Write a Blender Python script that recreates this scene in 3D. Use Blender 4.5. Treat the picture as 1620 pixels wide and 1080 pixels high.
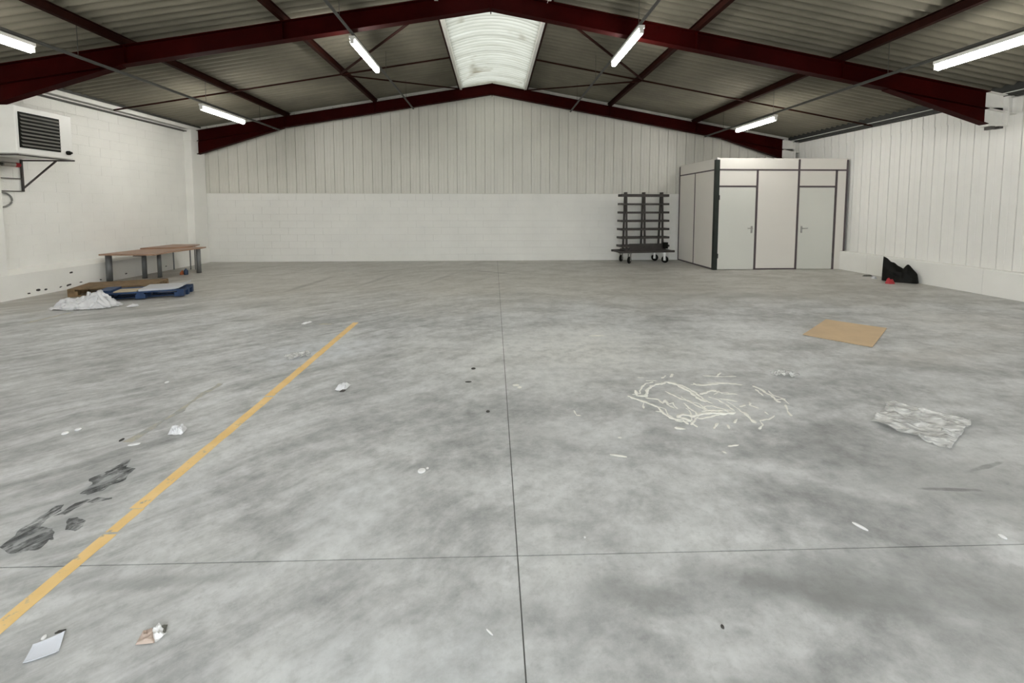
import bpy, bmesh, math, random
from mathutils import Vector, Matrix, noise
random.seed(7)
S = bpy.context.scene
for o in list(bpy.data.objects): bpy.data.objects.remove(o)
col = S.collection

# ------------------------------------------------------------------ camera
cam = bpy.data.cameras.new('camera'); co = bpy.data.objects.new('camera', cam); col.objects.link(co)
YAW, PIT, CH = 0.04233, 0.06505, 1.6
F = Vector((math.sin(YAW)*math.cos(PIT), math.cos(YAW)*math.cos(PIT), -math.sin(PIT)))
R = Vector((math.cos(YAW), -math.sin(YAW), 0)); U = R.cross(F)
co.matrix_world = Matrix(((R.x, U.x, -F.x, 0), (R.y, U.y, -F.y, 0), (R.z, U.z, -F.z, CH), (0, 0, 0, 1)))
cam.sensor_width = 36; cam.lens = 36*680/1620; cam.shift_y = (372.8-540)/1620
cam.clip_start = .05; cam.clip_end = 200
S.camera = co

# ------------------------------------------------------------------ world, daylight, exposure
W = bpy.data.worlds.new('overcast_sky'); S.world = W; W.use_nodes = True
bg = W.node_tree.nodes['Background']
bg.inputs[0].default_value = (.90, .96, 1, 1); bg.inputs[1].default_value = 2.0
TUBE = 25.0
S.view_settings.view_transform = 'Standard'; S.view_settings.look = 'None'
S.view_settings.gamma = 1; S.view_settings.use_curve_mapping = False
S.view_settings.exposure = 1.42
pl = bpy.data.lights.new('doorway_daylight_portal', 'AREA'); pl.shape = 'RECTANGLE'; pl.size = 9.0; pl.size_y = 3.2
pl.cycles.is_portal = True
po = bpy.data.objects.new('doorway_daylight_portal', pl); col.objects.link(po)
po.location = (0.3, -3.42, 1.6); po.rotation_euler = (math.radians(90), 0, math.pi)
GLUE = [([(1.137,3.525),(1.186,3.461),(1.236,3.405),(1.284,3.35),(1.316,3.307),(1.32,3.208),(1.344,3.132),(1.374,3.108),(1.422,3.093),(1.434,3.022)], 0.017),
    ([(1.238,3.633),(1.219,3.528),(1.289,3.513),(1.36,3.653),(1.42,3.713),(1.518,3.773)], 0.018),
    ([(1.571,3.879),(1.643,3.947)], 0.013),
    ([(1.665,3.903),(1.723,3.987)], 0.016),
    ([(1.508,3.748),(1.582,3.797),(1.646,3.755),(1.671,3.677),(1.706,3.589),(1.716,3.45),(1.748,3.383)], 0.024),
    ([(1.491,3.598),(1.533,3.526),(1.559,3.446),(1.618,3.399),(1.645,3.304),(1.682,3.252),(1.727,3.22)], 0.013),
    ([(1.273,3.48),(1.378,3.442),(1.382,3.377),(1.428,3.429),(1.413,3.344),(1.435,3.282)], 0.015),
    ([(1.555,3.37),(1.561,3.277),(1.58,3.217),(1.567,3.15),(1.506,3.08),(1.451,3.021)], 0.014),
    ([(1.397,3.139),(1.466,3.183),(1.526,3.152),(1.607,3.177),(1.722,3.211)], 0.02),
    ([(1.235,3.416),(1.188,3.283)], 0.01),
    ([(1.818,3.761),(1.825,3.708),(1.953,3.716),(2.039,3.725)], 0.014),
    ([(1.764,3.528),(1.831,3.548),(1.896,3.593),(1.948,3.603)], 0.013),
    ([(1.271,3.239),(1.319,3.218)], 0.012),
    ([(1.388,3.139),(1.442,3.119),(1.484,3.081)], 0.02),
    ([(1.406,3.838),(1.506,3.827)], 0.009),
    ([(1.876,3.719),(1.995,3.74),(2.132,3.741),(2.246,3.703)], 0.011),
    ([(1.981,3.932),(2.122,3.898),(2.304,3.897)], 0.01),
    ([(2.106,3.899),(2.198,3.996)], 0.012),
    ([(1.787,3.538),(1.908,3.593),(1.976,3.554),(2.035,3.54)], 0.015),
    ([(1.819,3.48),(1.873,3.41),(1.89,3.324),(1.89,3.213)], 0.012),
    ([(1.885,3.432),(1.943,3.418),(2.011,3.372)], 0.011),
    ([(1.632,3.224),(1.715,3.201),(1.796,3.179),(1.889,3.194)], 0.028),
    ([(1.661,3.283),(1.752,3.32),(1.802,3.277),(1.845,3.225)], 0.012),
    ([(2.316,3.675),(2.351,3.611),(2.346,3.538),(2.362,3.468),(2.346,3.369),(2.356,3.347)], 0.017),
    ([(2.358,3.401),(2.444,3.408)], 0.014),
    ([(2.309,3.612),(2.293,3.471)], 0.012),
    ([(2.366,3.304),(2.301,3.176),(2.283,3.111)], 0.012),
    ([(1.972,3.28),(2.038,3.318)], 0.012),
    ([(2.101,3.357),(2.075,3.306),(2.114,3.253)], 0.011),
    ([(1.957,3.191),(1.945,3.116),(1.943,3.017)], 0.018),
    ([(2.16,3.135),(2.078,3.074),(2.001,3.059),(1.971,2.99),(1.917,2.934)], 0.009),
    ([(1.783,3.033),(1.849,3.092)], 0.014),
    ([(1.591,2.956),(1.665,3.038)], 0.012),
    ([(1.726,3.018),(1.702,2.951)], 0.012),
    ([(2.124,3.194),(2.126,3.146)], 0.009),
    ([(0.625,3.281),(0.635,3.204),(0.669,3.19)], 0.01),
    ([(1.497,2.675),(1.513,2.647)], 0.014),
    ([(1.569,2.728),(1.653,2.743)], 0.012),
    ([(1.316,2.985),(1.386,2.96)], 0.018),
    ([(0.861,2.866),(0.887,2.861)], 0.012),
    ([(1.351,3.909),(1.41,3.906)], 0.01)]
# floor stains and painted mid-floor brightness: centre x,y, radii, rotation, colour, opacity, edge hardness, noise amplitude, noise scale
FLOORMARKS = [
 (1.6,1.62,.95,.16,-8,(.18,.185,.178),.6,1,.9,4), (.55,1.66,.40,.10,-10,(.18,.185,.178),.6,.9,.8,5), (-1.5,1.80,.5,.05,3,(.17,.175,.17),.5,.8,.7,6), (2.4,1.2,1.6,.5,0,(.27,.275,.262),.6,1.2,.5,2),
 (-2.27,2.5,.35,.12,65,(.22,.23,.235),.45,.8,.6,6), (-2.24,2.08,.3,.12,62,(.20,.21,.215),.5,.8,.6,6),
 (-.75,2.2,.35,.5,10,(.70,.72,.73),.5,.9,.4,3), (1.75,3.4,.75,.5,10,(.68,.68,.65),.55,.9,.5,2.5),
 (-2.0,4.8,1.0,.7,30,(.70,.73,.77),.6,1,.5,2), (1.0,4.7,2.8,1.6,0,(.74,.74,.71),.75,1.3,.5,1.4),(4.8,4.4,1.6,.5,10,(.60,.58,.54),.5,1.1,.5,1.8),  # the widest pale blob paints in the brighter light on the mid floor
 (-.4,1.35,1.0,.35,5,(.62,.65,.67),.4,1,.5,2), (2.3,1.60,1.1,.22,-12,(.20,.205,.195),.6,1,.7,3),(2.9,2.3,1.2,.5,0,(.26,.265,.25),.5,1,.6,2),(1.2,1.68,.6,.10,-18,(.16,.16,.155),.5,1,.7,6),
 (.3,2.95,.5,.25,0,(.19,.19,.185),.3,1,.6,3), (2.6,2.24,.22,.02,-5,(.10,.10,.095),.7,.5,.5,8), (3.05,2.44,.2,.02,15,(.11,.11,.10),.6,.5,.5,8),
 (-3.85,9.2,.12,1.2,-8,(.12,.105,.09),.5,.8,.4,2), (-2.6,9.6,.10,1.3,-12,(.13,.12,.10),.45,.8,.4,2), (-1.2,9.8,.10,1.2,-20,(.12,.11,.095),.4,.8,.4,2),
 (0,10.6,1.0,.10,-35,(.11,.10,.085),.55,.8,.4,2), (4.2,7.6,2.4,.5,5,(.16,.155,.13),.4,1,.6,1.5), (6.5,5.6,2.4,1.2,10,(.60,.57,.52),.4,1.2,.6,1.5), (-5.5,6.6,2,.35,25,(.15,.15,.14),.4,1,.7,2),
 (-7.7,8.9,1.2,3.0,5,(.22,.17,.11),.55,1,.5,1.2),
]
# ------------------------------------------------------------------ helpers
def tag(o, label=None, cat=None, group=None, kind=None):
    if label: o['label'] = label
    if cat: o['category'] = cat
    if group: o['group'] = group
    if kind: o['kind'] = kind
    return o
def empty(name, loc, rz=0, **k):
    o = bpy.data.objects.new(name, None); col.objects.link(o); o.location = loc; o.rotation_euler.z = rz
    o.empty_display_size = .1
    return tag(o, **k)
class MB:
    def __init__(s): s.v = []; s.f = []; s.sm = False
    def box(s, x0, x1, y0, y1, z0, z1):
        n = len(s.v)
        s.v += [(x0,y0,z0),(x1,y0,z0),(x1,y1,z0),(x0,y1,z0),(x0,y0,z1),(x1,y0,z1),(x1,y1,z1),(x0,y1,z1)]
        s.f += [tuple(n+i for i in q) for q in ((0,3,2,1),(4,5,6,7),(0,1,5,4),(1,2,6,5),(2,3,7,6),(3,0,4,7))]
        return s
    def prism(s, pts, z0, z1):            # pts ccw in xy
        n = len(s.v); k = len(pts)
        s.v += [(p[0],p[1],z0) for p in pts]+[(p[0],p[1],z1) for p in pts]
        s.f += [tuple(n+i for i in reversed(range(k))), tuple(n+k+i for i in range(k))]
        s.f += [(n+i, n+(i+1)%k, n+k+(i+1)%k, n+k+i) for i in range(k)]
        return s
    def tube(s, pts, r, seg=8, cap=True, flat=None):
        pts = [Vector(p) for p in pts]; n0 = len(s.v); k = len(pts)
        rr = r if isinstance(r, (list, tuple)) else [r]*k
        for i, p in enumerate(pts):
            a = pts[max(i-1,0)]; b = pts[min(i+1,k-1)]; d = (b-a).normalized()
            up = Vector((0,0,1)) if abs(d.z) < .95 else Vector((0,1,0))
            x = d.cross(up).normalized(); y = x.cross(d)
            for j in range(seg):
                t = 2*math.pi*(j+.5)/seg
                q = p + x*math.cos(t)*rr[i] + y*math.sin(t)*rr[i]*(flat or 1)
                s.v.append(tuple(q))
        for i in range(k-1):
            for j in range(seg):
                a = n0+i*seg+j; b = n0+i*seg+(j+1)%seg
                s.f.append((a, b, b+seg, a+seg))
        if cap:
            s.f.append(tuple(n0+j for j in reversed(range(seg)))); s.f.append(tuple(n0+(k-1)*seg+j for j in range(seg)))
        return s
    def lathe(s, prof, c, axis='z', seg=20):   # prof [(r,h)]
        n0 = len(s.v)
        for r_, h_ in prof:
            for j in range(seg):
                t = 2*math.pi*j/seg; a, b = r_*math.cos(t), r_*math.sin(t)
                p = {'z': (a,b,h_), 'x': (h_,a,b), 'y': (a,h_,b)}[axis]
                s.v.append((c[0]+p[0], c[1]+p[1], c[2]+p[2]))
        for i in range(len(prof)-1):
            for j in range(seg):
                a = n0+i*seg+j; b = n0+i*seg+(j+1)%seg
                s.f.append((a, b, b+seg, a+seg))
        s.f.append(tuple(n0+j for j in reversed(range(seg)))); s.f.append(tuple(n0+(len(prof)-1)*seg+j for j in range(seg)))
        return s
    def isec(s, p0, p1, w, h, tf=.011, tw=.008, flip=False):
        # I section swept from p0 to p1 (top-centre line), depth measured down
        p0 = Vector(p0); p1 = Vector(p1); d = (p1-p0).normalized()
        side = Vector((0,1,0)) if abs(d.y) < .5 else Vector((1,0,0))
        dn = Vector((0,0,-1))
        for (a0,a1,b0,b1) in ((-w/2,w/2,0,tf),(-tw/2,tw/2,tf,h-tf),(-w/2,w/2,h-tf,h)):
            n = len(s.v)
            for p in (p0,p1):
                for (a,b) in ((a0,b0),(a1,b0),(a1,b1),(a0,b1)): s.v.append(tuple(p+side*a+dn*b))
            s.f += [tuple(n+i for i in q) for q in ((0,1,2,3),(7,6,5,4),(0,4,5,1),(1,5,6,2),(2,6,7,3),(3,7,4,0))]
        return s
    def mesh(s, name, mat):
        m = bpy.data.meshes.new(name); m.from_pydata(s.v, [], s.f)
        bm = bmesh.new(); bm.from_mesh(m); bmesh.ops.recalc_face_normals(bm, faces=bm.faces); bm.to_mesh(m); bm.free()
        m.materials.append(mat)
        if s.sm: m.polygons.foreach_set('use_smooth', [True]*len(m.polygons))
        m.update(); return m
    def build(s, name, mat, parent=None, bevel=0, **k):
        o = bpy.data.objects.new(name, s.mesh(name, mat)); col.objects.link(o)
        if parent: o.parent = parent
        if bevel:
            b = o.modifiers.new('bevel', 'BEVEL'); b.width = bevel; b.segments = 2; b.limit_method = 'ANGLE'
        return tag(o, **k)
def place(name, mesh, parent, loc=(0,0,0), rot=(0,0,0), **k):
    o = bpy.data.objects.new(name, mesh); col.objects.link(o); o.parent = parent; o.location = loc; o.rotation_euler = rot
    return tag(o, **k)
def smooth(mb): mb.sm = True; return mb

# ------------------------------------------------------------------ materials
class N:
    def __init__(s, name):
        s.m = bpy.data.materials.new(name); s.m.use_nodes = True; s.t = s.m.node_tree
        s.p = s.t.nodes['Principled BSDF']
    def n(s, typ, **k):
        nd = s.t.nodes.new(typ)
        for a, b in k.items(): setattr(nd, a, b)
        return nd
    def link(s, a, b): s.t.links.new(a, b)
    def pos(s):
        if not hasattr(s, '_pos'): s._pos = s.n('ShaderNodeNewGeometry').outputs['Position']
        return s._pos
    def map(s, scale=(1,1,1), rot=(0,0,0), loc=(0,0,0), src=None):
        m = s.n('ShaderNodeMapping', vector_type='TEXTURE'); m.inputs['Scale'].default_value = tuple(1/q for q in scale); m.inputs['Rotation'].default_value = tuple(-q for q in rot)
        m.inputs['Location'].default_value = loc; s.link(src or s.pos(), m.inputs[0]); return m.outputs[0]
    def noise(s, vec, scale, detail=4, rough=.55, dist=0):
        nd = s.n('ShaderNodeTexNoise'); nd.inputs['Scale'].default_value = scale; nd.inputs['Detail'].default_value = detail
        nd.inputs['Roughness'].default_value = rough; nd.inputs['Distortion'].default_value = dist
        s.link(vec, nd.inputs['Vector']); return nd.outputs['Fac']
    def ramp(s, f, a, b, c0=(0,0,0,1), c1=(1,1,1,1)):
        r = s.n('ShaderNodeValToRGB'); r.color_ramp.elements[0].position = a; r.color_ramp.elements[1].position = b
        r.color_ramp.elements[0].color = c0; r.color_ramp.elements[1].color = c1; s.link(f, r.inputs[0]); return r.outputs[0]
    def iramp(s, f, lo, hi): return s.math('SUBTRACT', 1.0, s.ramp(f, lo, hi))
    def mix(s, f, a, b, mode='MIX'):
        m = s.n('ShaderNodeMix', data_type='RGBA', blend_type=mode)
        for src, i in ((f,0),(a,6),(b,7)):
            if isinstance(src, (int, float)): m.inputs[i].default_value = src
            elif isinstance(src, tuple): m.inputs[i].default_value = (*src[:3], 1)
            else: s.link(src, m.inputs[i])
        return m.outputs[2]
    def math(s, op, a, b=0, c=0):
        m = s.n('ShaderNodeMath', operation=op)
        for i, src in enumerate((a,b,c)):
            if isinstance(src, (int, float)): m.inputs[i].default_value = src
            else: s.link(src, m.inputs[i])
        return m.outputs[0]
    def bump(s, h, strength=.3, dist=.01):
        b = s.n('ShaderNodeBump'); b.inputs['Strength'].default_value = strength; b.inputs['Distance'].default_value = dist
        s.link(h, b.inputs['Height']); s.link(b.outputs[0], s.p.inputs['Normal'])
    def base(s, c, rough=None, metal=0):
        if isinstance(c, tuple): s.p.inputs['Base Color'].default_value = (*c[:3], 1)
        else: s.link(c, s.p.inputs['Base Color'])
        if rough is not None:
            if isinstance(rough, (int, float)): s.p.inputs['Roughness'].default_value = rough
            else: s.link(rough, s.p.inputs['Roughness'])
        s.p.inputs['Metallic'].default_value = metal
        return s.m
def simple(name, c, rough=.6, metal=0, var=.12, scale=6, bump=0, bscale=60, spec=.5):
    k = N(name); f = k.noise(k.pos(), scale, 5)
    d = tuple(x*(1-var) for x in c); e = tuple(min(1, x*(1+var)) for x in c)
    k.base(k.ramp(f, .3, .7, (*d,1), (*e,1)), rough, metal); k.p.inputs['Specular IOR Level'].default_value = spec
    if bump: k.bump(k.noise(k.pos(), bscale, 4), bump, .01)
    return k.m
M = {}
M['paint_white'] = simple('painted_white_block', (.84,.83,.785), .75, var=.035, scale=1.3, bump=.5, bscale=45)
M['clad_white'] = simple('white_cladding', (.82,.81,.77), .5, var=.03, scale=1.0)
M['clad_grey'] = simple('greige_steel_cladding', (.67,.655,.59), .40, var=.05, scale=.9)
M['mortar'] = simple('painted_joint', (.78,.765,.71), .9, var=.05)
M['red'] = simple('oxide_red_steel', (.026,.001,.0007), .6, var=.25, scale=2, spec=.05)
M['purlin'] = simple('brown_red_steel', (.022,.006,.004), .6, var=.25, scale=3, spec=.06)
M['dark_metal'] = simple('black_brown_metal', (.045,.038,.034), .5, var=.3)
M['trim'] = simple('plum_grey_aluminium_trim', (.085,.065,.07), .45, var=.1)
M['post_black'] = simple('black_green_post', (.012,.018,.014), .4, var=.2)
M['cabin'] = simple('cabin_panel_greige', (.78,.745,.69), .38, var=.025, scale=.8)
M['door'] = simple('cabin_door_grey', (.70,.70,.645), .38, var=.02, scale=.8)
M['chrome'] = simple('satin_metal', (.42,.41,.39), .3, .8)
M['conduit'] = simple('grey_conduit', (.055,.055,.048), .6, 0)
M['heater'] = simple('white_enamel', (.80,.79,.75), .4, var=.02)
M['black'] = simple('black_plastic', (.0045,.0043,.0030), .5, var=.4, scale=9, spec=.15)
M['louvre'] = simple('louvre_slat', (.15,.145,.125), .45)
M['strip'] = simple('white_eave_strip', (.74,.73,.69), .6, var=.05)
M['eave_dark'] = simple('dark_eave_gap', (.03,.03,.027), .8)
M['wood_top'] = simple('brown_laminate', (.33,.20,.13), .45, var=.15, scale=5)
M['leg_grey'] = simple('grey_table_leg', (.15,.155,.155), .4, .3)
M['blue'] = simple('blue_pallet_paint', (.012,.042,.12), .6, var=.35, scale=7)
M['pallet_wood'] = simple('weathered_pallet_wood', (.20,.13,.065), .8, var=.35, scale=9)
M['board_pale'] = simple('pale_panel', (.55,.56,.58), .5, var=.06)
M['board_tan'] = simple('tan_board', (.50,.42,.29), .8)
M['card'] = simple('cardboard', (.57,.42,.26), .85, var=.06, scale=3)
M['paper'] = simple('white_paper', (.80,.80,.80), .8, var=.03)
M['paper_blue'] = simple('bluish_white_paper', (.70,.73,.80), .7, var=.03)
M['paper_tan'] = simple('tan_paper', (.50,.40,.34), .8, var=.08)
M['plastic_white'] = simple('crumpled_white_plastic', (.70,.70,.71), .35, var=.05, scale=12)
M['red_thing'] = simple('red_plastic', (.42,.02,.03), .5)
M['orange'] = simple('orange_rag', (.50,.14,.05), .8)
M['navy'] = simple('dark_blue_plastic', (.02,.04,.08), .5)
M['glue'] = simple('dried_pale_adhesive', (.82,.81,.75), .6, var=.1, scale=14)
M['speck'] = simple('dark_grit', (.06,.055,.05), .9)
M['joint_fill'] = simple('joint_filler', (.12,.12,.115), .9)
M['grey_bit'] = simple('grey_scrap', (.14,.14,.12), .8)
M['hose'] = simple('grey_rubber', (.20,.20,.19), .6)
M['conc_out'] = simple('outside_paving', (.28,.28,.27), .9)
# roof: fibre cement, moss and soot stains
k = N('fibre_cement_roof'); v = k.pos()
f1 = k.noise(v, .55, 5, .6); f2 = k.noise(k.map((.7,7,1)), 1.2, 4)
c = k.ramp(f1, .28, .72, (.12,.11,.082,1), (.225,.206,.155,1))
c = k.mix(k.math('MULTIPLY', k.ramp(f2, .45, .75), .35), c, (.08,.075,.055))
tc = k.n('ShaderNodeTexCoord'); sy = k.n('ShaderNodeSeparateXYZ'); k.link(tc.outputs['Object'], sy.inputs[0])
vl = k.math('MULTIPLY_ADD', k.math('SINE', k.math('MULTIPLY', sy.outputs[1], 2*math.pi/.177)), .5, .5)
c = k.mix(k.math('MULTIPLY', k.math('POWER', vl, 2), .45), c, (.065,.06,.042))  # corrugation shading painted in: darker bands along the waves
k.base(c, .85); M['roof'] = k.m
# skylight sheet
k = N('translucent_rooflight'); v = k.pos()
f = k.ramp(k.noise(k.map((.6,5,1)), 1.6, 5), .35, .7)
c = k.mix(f, (.38,.375,.33), (.29,.285,.24))
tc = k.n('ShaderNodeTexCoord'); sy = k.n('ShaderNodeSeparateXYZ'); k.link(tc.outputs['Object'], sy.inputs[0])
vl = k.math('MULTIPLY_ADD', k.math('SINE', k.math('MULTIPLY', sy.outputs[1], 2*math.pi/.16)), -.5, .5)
c = k.mix(k.math('MULTIPLY', k.math('POWER', vl, 3), .42), c, (.15,.15,.12))  # darker wave bands painted in to strengthen the sheet's shading lines
c = k.mix(k.ramp(k.noise(v, 1.1, 3), .62, .75), c, (.16,.145,.11))
tr = k.n('ShaderNodeBsdfTranslucent'); df = k.n('ShaderNodeBsdfDiffuse'); mx = k.n('ShaderNodeMixShader'); mx.inputs[0].default_value = .45
k.link(c, tr.inputs[0]); k.link(c, df.inputs[0]); k.link(tr.outputs[0], mx.inputs[1]); k.link(df.outputs[0], mx.inputs[2])
k.link(mx.outputs[0], k.t.nodes['Material Output'].inputs[0]); M['skylight'] = k.m
# tube
k = N('lit_tube'); k.p.inputs['Emission Color'].default_value = (1,.985,.94,1); k.p.inputs['Emission Strength'].default_value = TUBE; k.base((.9,.9,.9), .4); M['tube'] = k.m
# clear film
k = N('clear_plastic_film'); f = k.noise(k.map((1,2.2,1),(0,0,.5)), 7, 4, .6, 1.5)
k.base(k.ramp(f, .35, .7, (.66,.66,.64,1), (.88,.88,.86,1)), .3)
k.link(k.math('ADD', k.math('MULTIPLY', k.ramp(f, .40, .66), .42), .32), k.p.inputs['Alpha']); M['film'] = k.m
# concrete floor
k = N('worn_concrete_slab'); v = k.pos()
sx = k.n('ShaderNodeSeparateXYZ'); k.link(v, sx.inputs[0]); X, Y = sx.outputs[0], sx.outputs[1]
warp = k.n('ShaderNodeVectorMath', operation='ADD')
wn = k.n('ShaderNodeTexNoise'); wn.inputs['Scale'].default_value = .9; wn.inputs['Detail'].default_value = 3; k.link(v, wn.inputs['Vector'])
ws = k.n('ShaderNodeVectorMath', operation='SCALE'); ws.inputs['Scale'].default_value = .35
k.link(wn.outputs['Color'], ws.inputs[0]); k.link(v, warp.inputs[0]); k.link(ws.outputs[0], warp.inputs[1]); wv = warp.outputs[0]
n1 = k.noise(wv, .55, 6, .6); n2 = k.noise(k.map((.55,2.6,1), (0,0,math.radians(-38)), src=wv), 1.5, 6, .65)
n3 = k.noise(k.map((.8,2.2,1), (0,0,math.radians(8)), src=wv), 1.1, 5, .6); n4 = k.noise(v, 9, 5, .65); n5 = k.noise(v, 55, 3, .6)
left = k.ramp(k.math('MULTIPLY_ADD', X, -.16, .42), .25, .75)
st = k.mix(left, n3, n2)
n6 = k.noise(k.map((1,1.5,1), (0,0,math.radians(-20)), src=wv), 1.9, 7, .68); n7 = k.noise(k.map((.45,3.4,1), (0,0,math.radians(-42)), src=wv), 2.4, 6, .7)
c = k.ramp(n1, .3, .7, (.42,.43,.43,1), (.55,.56,.555,1))
c = k.mix(k.math('MULTIPLY', k.ramp(st, .48, .66), .85), c, (.68,.69,.69))
c = k.mix(k.math('MULTIPLY', k.iramp(st, .32, .50), .80), c, (.19,.194,.19))
c = k.mix(k.math('MULTIPLY', k.iramp(n6, .36, .52), .68), c, (.205,.209,.203))
c = k.mix(k.math('MULTIPLY', k.ramp(n6, .54, .68), .55), c, (.72,.73,.72))
c = k.mix(k.math('MULTIPLY', k.math('MULTIPLY', k.ramp(n7, .50, .64), left), .48), c, (.76,.77,.79))
c = k.mix(k.math('MULTIPLY', k.math('MULTIPLY', k.iramp(n7, .36, .50), left), .46), c, (.17,.173,.17))
c = k.mix(.30, c, k.ramp(n4, .32, .68, (.20,.205,.20,1), (.70,.705,.70,1)))
n8 = k.noise(v, 24, 6, .75)
c = k.mix(k.math('MULTIPLY', k.iramp(n8, .36, .50), .22), c, (.20,.20,.195))
c = k.mix(k.math('MULTIPLY', k.ramp(n5, .58, .8), .14), c, (.75,.75,.73))
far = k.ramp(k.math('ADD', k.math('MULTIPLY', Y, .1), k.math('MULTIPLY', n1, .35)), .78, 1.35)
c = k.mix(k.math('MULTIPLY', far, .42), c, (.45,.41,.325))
blobvar = k.math('MULTIPLY_ADD', k.ramp(n4, .36, .62), .55, .45)
def blob(cx, cy, rx, ry, rot, hard=.5, amp=.9, sc=3.5, src=None):
    m = k.n('ShaderNodeMapping', vector_type='TEXTURE'); m.inputs['Location'].default_value = (cx,cy,0); m.inputs['Rotation'].default_value = (0,0,math.radians(rot)); m.inputs['Scale'].default_value = (rx,ry,1)
    k.link(v, m.inputs[0]); l = k.n('ShaderNodeVectorMath', operation='LENGTH'); k.link(m.outputs[0], l.inputs[0])
    nn = k.noise(k.map((1,1,1), (0,0,math.radians(rot))), sc, 5, .6, .6)
    q = k.math('SUBTRACT', 1.0, k.math('ADD', l.outputs['Value'], k.math('MULTIPLY', k.math('SUBTRACT', nn, .5), amp*2)))
    rp = k.n('ShaderNodeMapRange', interpolation_type='SMOOTHERSTEP'); rp.inputs['From Min'].default_value = -.1; rp.inputs['From Max'].default_value = hard
    k.link(q, rp.inputs['Value'])
    return k.math('MULTIPLY', rp.outputs[0], blobvar)
for (cx,cy,rx,ry,rot,colr,op,hard,amp,sc) in FLOORMARKS:
    c = k.mix(k.math('MULTIPLY', blob(cx,cy,rx,ry,rot,hard,amp,sc), op), c, colr)
k.base(c, k.math('ADD', k.math('MULTIPLY', n1, .25), .36))
k.p.inputs['Specular IOR Level'].default_value = .45
k.bump(k.math('ADD', n4, k.math('MULTIPLY', n5, .4)), .12, .01)
M['floor'] = k.m
# worn line paint
k = N('worn_yellow_line_paint'); f = k.noise(k.pos(), 14, 5, .7)
k.base(k.mix(k.ramp(f, .60, .70), k.ramp(k.noise(k.pos(), 5, 4), .3, .7, (.78,.52,.19,1), (.86,.62,.28,1)), (.38,.36,.30)), .6); M['yellow'] = k.m
k = N('faded_line_paint'); f = k.noise(k.pos(), 9, 5, .7)
k.base(k.mix(k.ramp(f, .40, .58), (.50,.47,.37), (.34,.345,.335)), .7); M['faded'] = k.m

# ------------------------------------------------------------------ room numbers
ZT, XA, SL, SR = 5.168, -.04, .1673, .1768
YB, YF0, XL, XR, HB = 12.97, -3.5, -8.57, 9.2, 2.02
def topz(x): return ZT-(SR*(x-XA) if x > XA else SL*(XA-x))

# floor: four slabs parted by sawn joints over a dark joint filler
JX, JY, g = .105, 1.88, .0028
fl_ = MB().box(-9.2, 9.8, YF0-.3, YB+.5, -.2, -.004).build('floor', M['joint_fill'], kind='structure')
kj = -.0141
for x0, x1 in ((-9.2, JX-g), (JX+g, 9.8)):
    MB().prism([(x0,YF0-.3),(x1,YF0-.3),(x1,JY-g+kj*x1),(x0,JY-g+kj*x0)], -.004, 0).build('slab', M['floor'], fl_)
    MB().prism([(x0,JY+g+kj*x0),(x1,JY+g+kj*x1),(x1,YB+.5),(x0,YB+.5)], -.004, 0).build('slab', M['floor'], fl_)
def strip(pts, w, name, mat, label, z=.0015, rag=.0):
    mb = MB(); P = []
    for i in range(len(pts)-1):
        a, b = Vector(pts[i]), Vector(pts[i+1]); n_ = max(2, int((b-a).length/.05))
        for j in range(n_ + (i == len(pts)-2)):
            P.append(a.lerp(b, j/n_))
    Lf, Rt = [], []
    for i, p in enumerate(P):
        d = (P[min(i+1,len(P)-1)]-P[max(i-1,0)]).normalized(); nrm = Vector((-d.y, d.x))
        r1 = rag*noise.noise(Vector((p.x*9, p.y*9, 1))); r2 = rag*noise.noise(Vector((p.x*9, p.y*9, 5)))
        Lf.append(p+nrm*(w/2+r1)); Rt.append(p-nrm*(w/2+r2))
    for i in range(len(P)):
        mb.v += [(Lf[i].x,Lf[i].y,z),(Rt[i].x,Rt[i].y,z),(Lf[i].x,Lf[i].y,0.0002),(Rt[i].x,Rt[i].y,0.0002)]
    for i in range(len(P)-1):
        a = 4*i; mb.f += [(a,a+1,a+5,a+4),(a+2,a,a+4,a+6),(a+1,a+3,a+7,a+5)]
    return mb.build(name, mat, fl_, label=label)
strip([(-1.885,.9),(-1.893,1.63),(-1.888,2.092)], .066, 'painted_line', M['yellow'], 'worn yellow line, near stretch before the crack', rag=.006)
strip([(-1.892,2.106),(-1.893,2.272)], .058, 'painted_line', M['yellow'], 'short yellow stretch between crack and notch', rag=.008)
strip([(-1.908,2.275),(-1.906,3.63)], .072, 'painted_line', M['yellow'], 'worn yellow line, middle stretch', rag=.006)
strip([(-1.915,3.65),(-1.93,6.0)], .078, 'painted_line', M['yellow'], 'yellow line, far end stretch', rag=.006)
strip([(-2.50,5.955),(-2.20,5.93)], .05, 'painted_line', M['faded'], 'short faded orange dash', rag=.01)
strip([(-2.484,3.93),(-2.52,3.73),(-2.477,3.4),(-2.51,2.95)], .05, 'painted_line', M['faded'], 'almost rubbed out cream line', rag=.03)
strip([(-6.5,6.15),(-6.46,6.78)], .07, 'painted_line', M['faded'], 'faded cream line by the pallets', rag=.02)

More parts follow.
